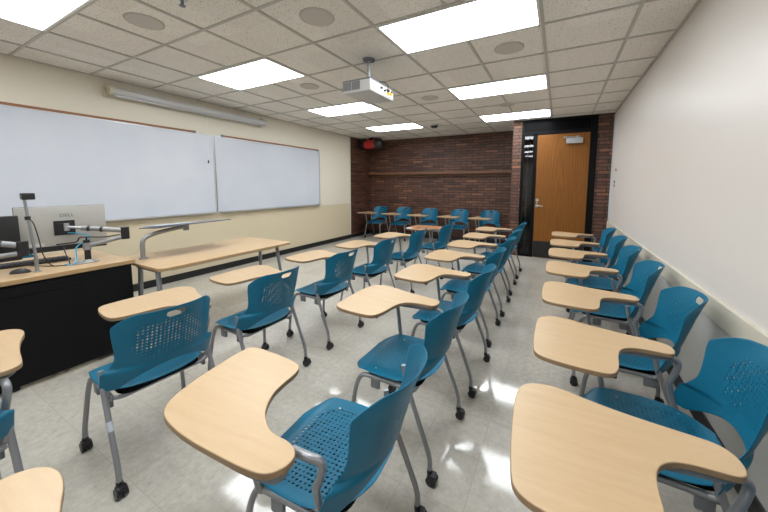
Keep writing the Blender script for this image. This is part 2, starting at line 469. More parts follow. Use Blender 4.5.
b_ = bmesh.new(); cyl(b_, (0, 0, -.045), (0, 0, -.006), .010, .010, 12); cyl(b_, (0, 0, -.05), (0, 0, -.045), .02, .02, 16); obj('nozzle', b_, M['plastic_grey'], t, 40)

# ------------------------------------------------------------------ projector
t = thing('projector', 'white projector hanging from the ceiling on a short pole', 'projector', (-1.80, 2.82, 0))
b_ = bmesh.new(); box(b_, -.165, -.235, 2.340, .165, .235, 2.455, .014); obj('housing', b_, M['lightgrey'], t, 30)
b_ = bmesh.new(); box(b_, -.166, -.236, 2.448, .166, .236, 2.462, .004); obj('top_cover', b_, M['plastic_grey'], t, 30)
for a, b in ((-.155, -.06), (-.05, .045)):
    b_ = bmesh.new()
    box(b_, a, -.2385, 2.365, b, -.2345, 2.443, mi=0)
    for q in range(7): box(b_, a+.004, -.2405, 2.369+q*.0105, b-.004, -.238, 2.373+q*.0105, mi=1)
    obj('vent_grille', b_, [M['plastic_grey'], M['metal']], t)
b_ = bmesh.new(); box(b_, .1645, -.205, 2.362, .1675, .215, 2.44); obj('port_panel', b_, M['white'], t)
for y, z, s, mm in ((-.04, 2.41, .013, 'black'), (.03, 2.40, .011, 'black'), (.10, 2.415, .016, 'black'), (.10, 2.385, .014, 'yellow'), (.155, 2.395, .016, 'yellow'), (.175, 2.42, .010, 'black')):
    b_ = bmesh.new(); cyl(b_, (.167, y, z), (.185, y, z), s, s*.8, 14); obj('port', b_, M[mm], t, 40)
b_ = bmesh.new(); tube(b_, smooth_path([(.18, .03, 2.40), (.22, .02, 2.42), (.19, .0, 2.47), (.06, 0, 2.50), (.015, 0, 2.56)]), .004, 8); obj('cable', b_, M['black'], t, 60)
b_ = bmesh.new(); cyl(b_, (0, .0, 2.50), (0, .0, 2.72), .019, .019, 24); obj('pole', b_, M['silver'], t, 40)
b_ = bmesh.new(); cyl(b_, (0, 0, 2.712), (0, 0, 2.729), .06, .065, 28)
for k in range(4): cyl(b_, (.045*cos(k*pi/2+.7), .045*sin(k*pi/2+.7), 2.70), (.045*cos(k*pi/2+.7), .045*sin(k*pi/2+.7), 2.715), .008, .008, 8)
obj('ceiling_plate', b_, M['plastic_grey'], t, 40)
b_ = bmesh.new(); cyl(b_, (0, 0, 2.462), (0, 0, 2.50), .075, .03, 28)
for k in range(4):
    a = k*pi/2+.6; tube(b_, [(0, 0, 2.475), (.09*cos(a), .09*sin(a), 2.468)], .008, 8)
obj('mount_bracket', b_, M['black'], t, 40)
b_ = bmesh.new(); cyl(b_, (-.172, -.12, 2.405), (-.163, -.12, 2.405), .036, .04, 28); obj('lens', b_, M['black'], t, 40)

# ------------------------------------------------------------------ whiteboards
WB, WT = .985, 2.225
def whiteboard(y0, y1, lab, clips):
    t = thing('whiteboard', lab, 'whiteboard', (XL, (y0+y1)/2, WB), 0, 'wall mounted whiteboards')
    h = (y1-y0)/2; hh = WT-WB
    b_ = bmesh.new(); box(b_, .002, -h+.012, .012, .016, h-.012, hh-.012); obj('board', b_, M['board'], t)
    b_ = bmesh.new()
    box(b_, .001, -h, 0, .024, -h+.016, hh); box(b_, .001, h-.016, 0, .024, h, hh)
    box(b_, .001, -h+.016, 0, .024, h-.016, .014); box(b_, .001, -h+.016, hh-.014, .024, h-.016, hh)
    obj('frame', b_, M['alu'], t)
    b_ = bmesh.new(); box(b_, .024, -h+.02, -.006, .085, h-.02, .004, .002); box(b_, .08, -h+.02, .004, .085, h-.02, .014); obj('marker_tray', b_, M['alu'], t)
    b_ = bmesh.new(); box(b_, .017, -h+clips[0], hh-.002, .03, h-clips[1], hh+.026, .002); obj('cork_rail', b_, M['cork'], t)
    b_ = bmesh.new()
    for y in (-h+clips[0], h-clips[1]): box(b_, .016, y-.025, hh-.006, .036, y+.02, hh+.03, .003)
    obj('end_clip', b_, M['plastic_grey'], t)
whiteboard(-.70, 3.115, 'large whiteboard on the left wall, the longer one behind the podium', (.03, .30))
whiteboard(3.125, 5.62, 'whiteboard nearer the brick wall, the shorter one on the left wall', (.14, .06))

# projection screen tube
t = thing('projection_screen', 'rolled up projection screen tube mounted above the whiteboards', 'projection screen', (XL, 2.9, 2.57))
b_ = bmesh.new(); cyl(b_, (.12, -1.08, 0), (.12, 1.13, 0), .043, .043, 28); obj('casing', b_, M['lightgrey'], t, 40)
b_ = bmesh.new(); cyl(b_, (.12, -1.07, -.052), (.12, 1.12, -.052), .012, .012, 12); obj('bottom_bar', b_, M['alu'], t, 40)
for y in (-1.10, 1.13):
    b_ = bmesh.new(); cyl(b_, (.12, y-.02, 0), (.12, y+.02, 0), .05, .05, 24); obj('end_cap', b_, M['cream'] if y < 0 else M['alu'], t, 40)
    b_ = bmesh.new(); box(b_, .001, y-.035, -.07, .02, y+.02, .09, .003); box(b_, .02, y-.035, .045, .10, y-.005, .075, .003); box(b_, .07, y-.035, .02, .11, y-.005, .075, .003); obj('bracket', b_, M['cream'], t, 30)
b_ = bmesh.new(); tube(b_, [(.12, .07, -.055), (.105, .07, -.45), (.09, .07, -.75)], .0018, 6); obj('pull_cord', b_, M['white'], t)
b_ = bmesh.new(); cyl(b_, (.09, .07, -.80), (.09, .07, -.75), .012, .007, 12); obj('pull_knob', b_, M['black'], t, 40)

# black and red unit in the far corner
t = thing('wall_reel', 'black and red rounded unit high in the brick corner under the ceiling', 'wall unit', (-4.60, 7.30, 2.555), 0)
def capsule(b_, x0, x1, r, ry, mi=0):
    vs0 = len(b_.verts)
    res = bmesh.ops.create_uvsphere(b_, u_segments=24, v_segments=16, radius=1)
    for v in res['verts']:
        x, y, z = v.co; zz = z
        k = (x0+x1)/2+zz*(x1-x0)/2
        v.co = Vector((k, y*ry*1.0, x*r))
    for f in set(f for v in res['verts'] for f in v.link_faces): f.material_index = mi
b_ = bmesh.new(); cyl(b_, (-.20, 0, 0), (.20, 0, 0), .12, .12, 28); obj('red_cover', b_, M['red'], t, 40)
for s in (-1, 1):
    b_ = bmesh.new(); cyl(b_, (s*.17, 0, 0), (s*.30, 0, 0), .145, .135, 28); cyl(b_, (s*.30, 0, 0), (s*.37, 0, 0), .135, .075, 28); obj('black_end', b_, M['black'], t, 40)
b_ = bmesh.new(); box(b_, -.06, -.03, .10, .06, .03, H-2.556, .004); obj('bracket', b_, M['blackm'], t)

# wooden ledge on brick wall
b_ = bmesh.new(); box(b_, XL+.012, YR-.17, 1.735, -.873, YR-.001, 1.80, .004); box(b_, XL+.012, YR-.03, 1.68, -.873, YR-.001, 1.735, .003)
tag(obj('wall_ledge', b_, M['shelfwood']), 'long dark wooden ledge running across the brick back wall', 'shelf')

# ------------------------------------------------------------------ door and frame
YF = YD-.012
b_ = bmesh.new()
for q in ((-.705, 0, -.65, 2.72), (-.487, 0, -.42, 2.45), (.462, 0, .515+.055, 2.72), (-.65, 2.42, .462, 2.49), (-.65, 2.69, .462, 2.722), (-.65, 0, -.487, .06)):
    box(b_, q[0], YF, q[1], q[2], YD+.09, q[3], .003)
dr = struct('door_1', b_, M['blackm'])
b_ = bmesh.new(); box(b_, -.65, YF+.025, 2.49, .462, YD+.05, 2.69); obj('transom_panel', b_, simple('black_transom_panel', (.003, .003, .004), .35, spec=.06), dr)
b_ = bmesh.new(); box(b_, -.65, YD+.02, .06, -.487, YD+.028, 2.42); obj('sidelight_glass', b_, M['glass'], dr)
b_ = bmesh.new(); box(b_, -.417, YF+.006, .012, .459, YD+.045, 2.418, .002); dl = obj('door_leaf', b_, M['door'], dr)
b_ = bmesh.new(); box(b_, -.412, YF+.001, .02, .452, YF+.0075, .34, .001); obj('kick_plate', b_, M['kick'], dl)
b_ = bmesh.new()
box(b_, .075, YF-.05, 2.225, .345, YF+.006, 2.325, .006); obj('door_closer', b_, M['silver'], dl)
b_ = bmesh.new(); box(b_, .04, YF-.045, 2.335, .30, YF-.02, 2.350, .003); box(b_, .03, YF-.05, 2.33, .07, YF-.0, 2.36, .003); cyl(b_, (.26, YF-.03, 2.32), (.26, YF-.03, 2.36), .02, .02, 16); obj('closer_arm', b_, M['metal'], dl)
b_ = bmesh.new(); cyl(b_, (-.375, YF-.004, 1.04), (-.375, YF+.008, 1.04), .03, .03, 24); cyl(b_, (-.375, YF-.05, 1.04), (-.375, YF, 1.04), .011, .011, 14)
tube(b_, fillet([(-.375, YF-.05, 1.04), (-.33, YF-.052, 1.04), (-.27, YF-.05, 1.035)], .02), .010, 10); obj('lever_handle', b_, M['silver'], dl, 40)
b_ = bmesh.new(); cyl(b_, (-.375, YF-.012, 1.155), (-.375, YF+.008, 1.155), .028, .03, 24); obj('deadbolt', b_, M['silver'], dl, 40)
b_ = bmesh.new(); cyl(b_, (-.38, YF-.006, 1.10), (-.38, YF+.008, 1.10), .016, .016, 20); obj('thumb_turn', b_, M['silver'], dl, 40)

# small switch plate and button on the right wall by the door
t = thing('light_switch', 'small dark and red switch plate on the right wall near the door', 'switch', (XR, 6.30, 1.47))
b_ = bmesh.new(); box(b_, -.006, -.04, -.07, -.0005, .04, .07, .002); obj('plate', b_, M['white'], t)
b_ = bmesh.new(); box(b_, -.014, -.022, .012, -.005, .022, .055, .003); obj('switch', b_, M['black'], t)
b_ = bmesh.new(); box(b_, -.014, -.022, -.05, -.005, .022, -.008, .003); obj('button', b_, simple('dark_red_button', (.22, .03, .03), .4), t)
t = thing('wall_sensor', 'tiny reddish sensor dot on the right wall above the switch', 'sensor', (XR, 6.25, 1.70))
b_ = bmesh.new(); cyl(b_, (-.012, 0, 0), (-.0005, 0, 0), .02, .024, 18); obj('body', b_, simple('dull_red_plastic', (.30, .12, .10), .5), t, 40)

# ------------------------------------------------------------------ tablet-arm chair
def seat_shell():
    b_ = bmesh.new(); nu, nv = 26, 26; g = []
    for i in range(nv+1):
        v = i/nv; x = -.200+.462*v
        if v < .5: w = .232*(max(0.0, 1-((.5-v)/.5)**2.6))**.42 if v > 0 else .0
        else: w = .232*(1-.10*((v-.5)/.5)**2)
        if v > .86: w *= (1-((v-.86)/.14)**2*.16)
        w = max(w, .075)
        row = []
        for j in range(nu+1):
            u = -1+2*j/nu; y = u*w
            z = .446-.012*(1-u*u)*(1-abs(2*v-1)**3) + .006*abs(u)**4
            if v > .80: z -= .035*((v-.80)/.20)**2
            if v < .15: z += .010*((.15-v)/.15)**2
            xx = x-.050*max(0, (abs(u)-.60)/.40)**2.2*max(0, (v-.6)/.4)**2
            row.append(b_.verts.new((xx, y, z)))
        g.append(row)
    for i in range(nv):
        for j in range(nu): b_.faces.new((g[i][j], g[i][j+1], g[i+1][j+1], g[i+1][j]))
    return b_
def interp(tab, z):
    for (a, p), (b, q) in zip(tab, tab[1:]):
        if z <= b:
            t = max(0, (z-a)/(b-a)); t = t*t*(3-2*t); return p+(q-p)*t
    return tab[-1][1]
WTAB = [(.46, .252), (.555, .252), (.568, .220), (.62, .208), (.77, .220), (.84, .215)]
def back_surface(y, z, w):
    # reclining shell whose edges curve forwards; the wings wrap round the frame
    x = -.205-.30*(z-.46)-.35*max(0, z-.74)**1.5
    k = interp([(.46, .108), (.55, .100), (.62, .080), (.84, .108)], z)
    return x+k*abs(y/w)**2.6
def back_shell():
    b_ = bmesh.new(); nu, nv = 44, 40; g = []
    ztop = .845
    for i in range(nv+1):
        v = i/nv; row = []
        for j in range(nu+1):
            u = -1+2*j/nu
            au = abs(u)
            zb = .458+(.078*(1-(au/.80)**2.4) if au < .80 else 0)
            zt = ztop-.008*au*au-.055*max(0, (au-.66)/.34)**2.2
            z = zb+(zt-zb)*v
            w = interp(WTAB, z)
            if z > .79: w = w*(1-.05*((z-.79)/.055)**2)
            y = u*w
            row.append(b_.verts.new((back_surface(y, z, w), y, z)))
        g.append(row)
    for i in range(nv):
        for j in range(nu):
            vs = (g[i][j], g[i][j+1], g[i+1][j+1], g[i+1][j])
            cy = sum(q.co.y for q in vs)/4; cz = sum(q.co.z for q in vs)/4
            if (cy/.043)**2+((cz-.808)/.0165)**2 < 1: continue
            b_.faces.new(vs)
    return b_
def solid(o, th, off=0):
    m = o.modifiers.new('thickness', 'SOLIDIFY'); m.thickness = th; m.offset = off
    s = o.modifiers.new('smooth', 'SUBSURF'); s.levels = 1; s.render_levels = 1
    for p in o.data.polygons: p.use_smooth = True
TP = [(0.458, -0.04), (0.464, 0.1), (0.462, 0.26), (0.448, 0.345), (0.398, 0.385), (0.318, 0.388), (0.218, 0.35), (0.098, 0.322), (-0.022, 0.305), (-0.072, 0.296), (-0.098, 0.268), (-0.1, 0.215), (-0.08, 0.18), (-0.022, 0.18), (0.038, 0.178), (0.083, 0.16), (0.113, 0.125), (0.128, 0.07), (0.134, 0), (0.143, -0.06), (0.163, -0.105), (0.198, -0.122), (0.298, -0.122), (0.398, -0.11), (0.446, -0.085)]
TPL = [(0.509, -0.031), (0.505, 0.099), (0.49, 0.22), (0.465, 0.307), (0.427, 0.349), (0.374, 0.37), (0.264, 0.386), (0.124, 0.389), (-0.006, 0.387), (-0.057, 0.372), (-0.082, 0.33), (-0.074, 0.293), (-0.033, 0.272), (0.037, 0.27), (0.086, 0.247), (0.133, 0.207), (0.169, 0.14), (0.177, 0.079), (0.177, 0.019), (0.191, -0.027), (0.228, -0.046), (0.317, -0.058), (0.417, -0.066), (0.492, -0.065)]
TPB = [(.56, .06), (.575, .30), (.57, .50), (.52, .56), (.30, .57), (.10, .56), (.0, .50), (-.07, .36), (-.085, .28), (-.07, .22), (.0, .205), (.08, .20), (.12, .14), (.14, .05), (.17, .0), (.25, -.02), (.45, -.02), (.53, .0)]
def make_chair(side=-1, top='laminate', tablet=True):
    # local: +X is where the sitter faces; side -1 puts the writing tablet on the sitter's right
    t = thing('tablet_arm_chair', 'x', 'chair')
    o = obj('seat', seat_shell(), M['blue_seat'], t); solid(o, .0045)
    for x, y in ((-.115, .175), (-.115, -.175), (.105, .175), (.105, -.175)):
        b_ = bmesh.new(); cyl(b_, (x, y, .444), (x, y, .4500), .0055, .0045, 12); obj('screw', b_, M['silver'], o, 40)
    b_ = bmesh.new(); prism(b_, rrect(-.15, -.185, .185, .185, .06), .414, .420, 0, 0); obj('dark_hole_backing', b_, M['blackm'], t)  # near-black plate added below the seat so its holes look shaded
    o = obj('backrest', back_shell(), M['blue_back'], t); solid(o, .0045)
    b_ = bmesh.new()
    for s in (-1, 1):
        tube(b_, fillet([(-.13, s*.214, .414), (-.02, s*.212, .420), (.13, s*.212, .420)], .05), .0115, 12)
        tube(b_, fillet([(-.090, s*.236, .553), (-.100, s*.236, .49), (-.118, s*.226, .43), (-.09, s*.212, .416)], .03), .0115, 12)
    for x in (-.13, .12): tube(b_, fillet([(x, -.212, .418), (x, -.18, .405), (x, .18, .405), (x, .212, .418)], .03), .010, 10)
    obj('seat_frame', b_, M['metal'], t, 50)
    for s in (-1, 1):
        for fx in (1, -1):
            b_ = bmesh.new()
            if fx > 0: pts = [(.06, s*.212, .421), (.175, s*.212, .418), (.205, s*.219, .345), (.236, s*.240, .12), (.237, s*.241, .062)]
            else: pts = [(-.100, s*.237, .50), (-.120, s*.238, .43), (-.226, s*.242, .16), (-.237, s*.242, .12), (-.237, s*.242, .062)]
            tube(b_, fillet(pts, .05), .0118, 12); lg = obj('leg', b_, M['metal'], t, 50)
            b_ = bmesh.new(); cx, cy = (.237 if fx > 0 else -.245), s*.242
            for q in (-.013, .013): cyl(b_, (cx-.004, cy+q-.0085, .0255), (cx-.004, cy+q+.0085, .0255), .025, .025, 24)
            cyl(b_, (cx-.004, cy-.004, .0255), (cx-.004, cy+.004, .0255), .016, .016, 12)
            box(b_, cx-.024, cy-.019, .034, cx+.016, cy+.019, .056, .007)
            cyl(b_, (.237*fx, cy, .05), (.237*fx, cy, .072), .0135, .0135, 14)
            obj('caster', b_, M['black'], lg, 40)
    for s in (-1, 1):
        for x in (-.085, .085):
            b_ = bmesh.new(); box(b_, x-.026, s*.212-.008, .362, x+.026, s*.212+.008, .428, .005); obj('stacking_tab', b_, M['plastic_grey'], t, 30)
    if tablet:
        sd = side
        poly = chaikin([(x, sd*r) for x, r in (TPB if top == 'laminate_brown' else TP if sd < 0 else TPL)], 2)
        if sd < 0: poly = poly[::-1]
        b_ = bmesh.new(); prism(b_, poly, .683, .7030, 0, 1)
        tb = obj('writing_tablet', b_, [M[top], M['edge']], t)
        bv = tb.modifiers.new('bevel', 'BEVEL'); bv.width = .003; bv.segments = 2; bv.limit_method = 'ANGLE'; bv.angle_limit = radians(60)
        for p in tb.data.polygons: p.use_smooth = True
        tb.data.set_sharp_from_angle(angle=radians(50))
        b_ = bmesh.new()
        o2 = .045 if sd > 0 else 0
        pl = chaikin([(-.080, sd*(.20+o2)), (-.080, sd*(.25+o2)), (-.04, sd*(.285+o2)), (.06, sd*(.300+o2*1.3)), (.14, sd*(.316+o2*1.0)), (.22, sd*(.325+o2*.8)), (.24, sd*.29), (.22, sd*.20), (.15, sd*.175), (.05, sd*(.19+o2))], 2)
        if sd > 0: pl = chaikin([(-0.052, 0.369), (-0.072, 0.33), (-0.052, 0.296), (0.018, 0.291), (0.117, 0.278), (0.206, 0.258), (0.277, 0.263), (0.312, 0.351), (0.143, 0.374)], 2)
        if sd < 0: pl = pl[::-1]
        prism(b_, pl, .660, .6825, 0, 0); obj('tablet_bracket', b_, M['plastic_grey'], t, 40)
        b_ = bmesh.new(); tube(b_, fillet([(-.03, sd*(.235+o2*.6), .668), (-.08, sd*(.240+o2*.5), .668), (-.122, sd*.243, .650), (-.112, sd*.240, .60), (-.090, sd*.236, .545)], .04), .0125, 12); obj('support_arm', b_, M['metal'], t, 50)
        b_ = bmesh.new(); tube(b_, fillet([(.20, sd*.25, .665), (.185, sd*.243, .60), (.155, sd*.222, .43), (.15, sd*.214, .415)], .04), .0125, 12); obj('support_post', b_, M['metal'], t, 50)
    return t
PI = pi
A = make_chair(-1); A['group'] = 'chairs along the right wall'
used = [False]
def put(root, x, y, rz, label, group):
    return dup(root, (x, y, 0), rz, label, group)
gR, gM, gL, gB = 'chairs along the right wall', 'chairs in the middle column', 'chairs in the column nearest the whiteboard', 'chairs against the brick wall'
# right wall column (facing the whiteboard wall)
A.location = (.388, 1.515, 0); A.rotation_euler = (0, 0, radians(180)); A['label'] = 'blue chair by the right wall, second tablet up from the bottom right corner'
# (y values shift with where each tablet stands)
rr = [(.378, .85, 184, 'blue chair at bottom right corner under the nearest, largest tablet by the right wall'),
      (.392, 2.235, 180, 'blue chair by the right wall, third tablet from the bottom right corner'),
      (.390, 2.985, 180, 'blue chair by the right wall, fourth tablet from the bottom right corner'),
      (.392, 3.71, 180, 'blue chair by the right wall, fifth tablet from the bottom right corner'),
      (.392, 4.42, 180, 'blue chair by the right wall, second nearest to the door'),
      (.394, 5.22, 180, 'farthest blue chair by the right wall, nearest the wooden door')]
for x, y, a, lab in rr: put(A, x, y, radians(a), lab, gR)
mm = [(-.722, 1.53, 180, 'blue chair in the middle column, right behind the left-handed front chair'),
      (-.705, 2.245, 180, 'blue chair in the middle column, second behind the left-handed front chair'),
      (-.738, 2.97, 180, 'blue chair in the middle column, third behind the left-handed front chair'),
      (-.735, 3.70, 180, 'blue chair in the middle column, third from its far end'),
      (-.75, 4.45, 180, 'blue chair in the middle column, second from its far end'),
      (-.76, 5.255, 180, 'farthest blue chair of the middle column, near the brick wall and door')]
for x, y, a, lab in mm: put(A, x, y, radians(a), lab, gM)
ll = [(-1.97, .05, 180, 'blue chair cut by the left edge of the picture, in front of the podium'),
      (-1.94, .81, 176.5, 'blue chair seen from behind at left, before the black podium end'),
      (-1.955, 1.50, 180, 'blue chair seen from behind, second from the podium in the left column'),
      (-1.955, 2.265, 180, 'blue chair in the left column level with the end of the long table'),
      (-1.93, 3.02, 180, 'blue chair in the left column, second nearer than the brown tablet chair'),
      (-1.89, 3.85, 180, 'blue chair in the left column just in front of the brown tablet chair')]
for x, y, a, lab in ll: put(A, x, y, radians(a), lab, gL)
ST = [o for o in bpy.data.objects if o.get('label', '').startswith('blue chair seen from behind at left')][0]
lv = Vector((-.168, .2405, .31)); dv = Vector((-.103, 0, -.27)).normalized()
b_ = bmesh.new(); cyl(b_, lv-dv*.022, lv+dv*.022, .0128, .0128, 20); obj('leg_sticker', b_, M['paper'], ST, 40)['label'] = 'white paper tag wrapped round the rear leg'
put(A, -.728, -.15, radians(180), 'chair at the bottom left corner showing only its tablet end', gL)
bb = [(-4.44, 'leftmost blue chair against the brick wall, in the far corner'), (-3.70, 'second blue chair from the left against the brick wall'), (-2.945, 'middle blue chair of the five against the brick wall'),
      (-2.15, 'fourth blue chair from the left against the brick wall'), (-1.42, 'rightmost blue chair against the brick wall, beside the brick pier')]
for x, lab in bb: put(A, x, 7.34, radians(-90), lab, gB)
# left-handed chair in front, brown tablet chair
F0 = make_chair(1); F0.location = (-.69, .85, 0); F0.rotation_euler = (0, 0, radians(184)); F0['label'] = 'nearest blue chair at front centre with its large tablet on the left-hand side'
B0 = make_chair(-1, 'laminate_brown'); B0.location = (-1.76, 4.70, 0); B0.rotation_euler = (0, 0, radians(177)); B0['label'] = 'blue chair with a darker brown writing tablet before the brick wall row'
b_ = bmesh.new(); box(b_, -.045, -.05, 0, .045, .05, .0015); o = obj('paper_sheet', b_, M['paper']); tag(o, 'small bluish white paper on the corner of the brown tablet', 'paper'); o.location = (-2.25, 4.80, .7032); o.rotation_euler = (0, 0, .4)

# ------------------------------------------------------------------ podium desk
PX, PYE, PZ = -3.2, 1.25, .787
t = thing('podium_desk', 'black instructor desk with a maple top in front of the whiteboard', 'desk', (PX, 0, 0))
b_ = bmesh.new()
box(b_, -.88, -.75, PZ-.032, 0, PYE+.012, PZ, .003)
for f in b_.faces: f.material_index = 0 if f.normal.z > .9 else 1
obj('desktop', b_, [M['laminate_desk'], M['edge_desk']], t)
b_ = bmesh.new(); box(b_, -.04, -.70, .035, -.02, PYE-.01, PZ-.033); obj('front_panel', b_, M['deskblack'], t)
b_ = bmesh.new(); box(b_, -.82, PYE-.035, .035, -.041, PYE-.012, PZ-.033); obj('end_panel', b_, M['deskblack'], t)
b_ = bmesh.new(); box(b_, -.82, -.70, .035, -.041, -.68, PZ-.033); obj('end_panel', b_, M['deskblack'], t)
b_ = bmesh.new(); box(b_, -.032, -.45, .665, -.013, PYE-.33, .735, .003); obj('cable_channel_cover', b_, M['deskblack'], t)
for x, y in ((-.07, .55), (-.07, PYE-.08), (-.78, PYE-.08), (-.07, -.6), (-.78, -.6)):
    b_ = bmesh.new(); cyl(b_, (x, y, 0), (x, y, .036), .025, .02, 16); obj('foot', b_, M['black'], t, 40)

# long table with splayed legs
TX0, TX1, TY0, TY1, TZ = -3.70, -2.885, 1.30, 2.75, .73
t = thing('training_table', 'long maple table with splayed grey legs beside the podium', 'table', ((TX0+TX1)/2, (TY0+TY1)/2, 0))
hx, hy = (TX1-TX0)/2, (TY1-TY0)/2
b_ = bmesh.new(); prism(b_, rrect(-hx, -hy, hx, hy, .06), TZ-.026, TZ, 0, 1)
tb = obj('tabletop', b_, [M['laminate_desk'], M['edge_desk']], t)
bv = tb.modifiers.new('bevel', 'BEVEL'); bv.width = .003; bv.segments = 2; bv.limit_method = 'ANGLE'; bv.angle_limit = radians(60)
b_ = bmesh.new(); box(b_, -hx+.14, -hy+.16, TZ-.066, -hx+.18, hy-.16, TZ-.027); box(b_, hx-.18, -hy+.16, TZ-.066, hx-.14, hy-.16, TZ-.027)
for y in (-hy+.035, hy-.135): box(b_, -hx+.33, y, TZ-.056, hx-.11, y+.03, TZ-.027)
obj('apron', b_, M['metal'], t)
for sx in (-1, 1):
    for sy in (-1, 1):
        ly = -hy+.05 if sy < 0 else hy-.12; fx = hx-.05 if sx > 0 else -hx+.34; tx = hx-.15 if sx > 0 else -hx+.37
        b_ = bmesh.new(); tube(b_, [(tx, ly, TZ-.03), (fx, ly+sy*.02, .03)], .019, 16); lg = obj('leg', b_, M['metal'], t, 50)
        b_ = bmesh.new(); cyl(b_, (fx, ly+sy*.02, 0), (fx, ly+sy*.02, .035), .026, .022, 16); obj('foot', b_, M['black'], lg, 40)
# clamp-on reading shelf above the table
t = thing('reading_shelf', 'thin grey shelf held above the long table by a bent tube arm', 'shelf', (-3.44, 1.42, TZ))
b_ = bmesh.new(); tube(b_, fillet([(0, 0, .0), (0, 0, .195), (.0, .13, .235), (.0, .385, .268)], .09, 8), .019, 16); obj('bent_arm', b_, M['metal'], t, 60)
b_ = bmesh.new(); cyl(b_, (0, 0, 0), (0, 0, .012), .035, .035, 24); obj('clamp', b_, M['metal'], t, 40)
b_ = bmesh.new(); cyl(b_, (0, .395, .225), (0, .395, .285), .028, .028, 20); obj('pivot', b_, M['metal'], t, 40)
b_ = bmesh.new(); box(b_, -.19, .06, .283, .13, .82, .293, .003, rot=Matrix.Rotation(radians(.9), 3, 'X') @ Matrix.Rotation(radians(-4.5), 3, 'Y')); obj('tray', b_, simple('dark_grey_tray', (.13, .14, .16), .4), t, 30)
b_ = bmesh.new(); box(b_, -.15, .08, .296, .10, .46, .302, .002, rot=Matrix.Rotation(radians(-4.5), 3, 'Y')); obj('pad', b_, simple('pale_grey_pad', (.42, .47, .53), .5), t, 30)

# ------------------------------------------------------------------ computer things on the podium
def monitor(loc, rz, w, h, lab, shell, logo):
    t = thing('monitor', lab, 'monitor', loc, rz)       # local +X is the back side seen from the class
    b_ = bmesh.new(); box(b_, -.010, -w/2, -h/2, .014, w/2, h/2, .006); obj('back_shell', b_, shell, t, 30)
    b_ = bmesh.new(); box(b_, -.017, -w/2-.002, -h/2-.002, -.0105, w/2+.002, h/2+.002, .002); obj('bezel', b_, M['black'], t)
    b_ = bmesh.new(); box(b_, -.0185, -w/2+.012, -h/2+.012, -.0175, w/2-.012, h/2-.012); obj('screen', b_, simple('dark_screen', (.02, .022, .025), .15), t)
    b_ = bmesh.new(); box(b_, .010, -w/2+.01, -h/2+.002, .024, w/2-.01, -h/2+.045, .004); obj('port_strip', b_, M['black'], t)
    b_ = bmesh.new(); box(b_, .0145, -.062, -.055, .019, .062, .065, .003); box(b_, .019, -.045, -.045, .030, .045, .045, .003); obj('mount_plate', b_, M['black'], t)
    if logo:
        b_ = bmesh.new(); box(b_, .0145, -w/2+.03, -h/2+.05, .0165, -w/2+.14, -h/2+.075); obj('sticker', b_, simple('pale_sticker', (.55, .54, .52), .5), t)
        cu = bpy.data.curves.new('maker_mark', 'FONT'); cu.body = 'DELL'; cu.size = .034; cu.align_x = 'CENTER'; cu.align_y = 'CENTER'; cu.extrude = .0006
        tmp = bpy.data.objects.new('tmp', cu); COL.objects.link(tmp)
        dg = bpy.context.evaluated_depsgraph_get(); me = bpy.data.meshes.new_from_object(tmp.evaluated_get(dg))
        bpy.data.objects.remove(tmp)
        me.transform(Matrix(((0, 0, 1, .0152), (1.15, 0, 0, .02), (0, 1, 0, h/2-.075), (0, 0, 0, 1))))
        link('maker_mark', me, M['ink'], t)
    return t
MX, MY, MZ = -3.62, .955, 1.078
monitor((MX, MY+.005, MZ-.012), radians(-6), .52, .365, 'silver-backed computer monitor standing on the podium, seen from behind', M['monitor_back'], True)
monitor((-3.52, .44, 1.03), radians(4), .52, .33, 'black-backed monitor cut by the left edge of the picture', M['black'], False)
def arm(loc, elbow, head, lab):
    t = thing('articulated_stand', lab, 'stand', loc, 0, 'silver articulated stands on the podium')
    l = Vector(loc); e = Vector(elbow)-l; h = Vector(head)-l
    b_ = bmesh.new(); box(b_, -.055, -.085, 0, .055, .055, .010, .004); cyl(b_, (0, 0, .01), (0, 0, .025), .035, .028, 20); obj('base_plate', b_, M['silver'], t, 40)
    b_ = bmesh.new(); cyl(b_, (0, 0, .02), (0, 0, .11), .020, .020, 20); obj('post', b_, M['black'], t, 40)
    b_ = bmesh.new(); cyl(b_, (0, 0, .105), (0, 0, .165), .026, .026, 20); obj('collar', b_, M['armgrey'], t, 40)
    b_ = bmesh.new(); cyl(b_, (0, 0, .165), (0, 0, .185), .022, .022, 20); cyl(b_, (0, 0, .185), (0, 0, .21), .006, .006, 10); obj('cap', b_, M['black'], t, 40)
    s = Vector((0, 0, .14))
    b_ = bmesh.new(); tube(b_, [s, s.lerp(e, .5)+Vector((0, 0, -.004)), e], .017, 14); obj('lower_arm', b_, M['armgrey'], t, 60)
    b_ = bmesh.new(); cyl(b_, e-Vector((0, 0, .024)), e+Vector((0, 0, .078)), .029, .029, 20); obj('elbow', b_, M['black'], t, 40)
    e2 = e+Vector((0, 0, .05))
    b_ = bmesh.new(); tube(b_, [e2, e2.lerp(h, .75)], .021, 14); obj('upper_arm', b_, M['armgrey'], t, 60)
    for q in (.38, .6):
        b_ = bmesh.new(); a = e2.lerp(h, q); c = e2.lerp(h, q+.05); cyl(b_, a, c, .0235, .0235, 18); obj('cable_clip', b_, M['black'], t, 40)
    b_ = bmesh.new(); tube(b_, [e2.lerp(h, .74), h], .012, 12); cyl(b_, h-Vector((0, 0, .03)), h+Vector((0, 0, .03)), .016, .016, 16); obj('tilt_head', b_, M['silver'], t, 40)
arm((-3.42, 1.03, PZ), (-3.30, 1.245, .985), (-3.555, .957, 1.08), 'silver articulated stand holding the silver monitor, its elbow out to the right')
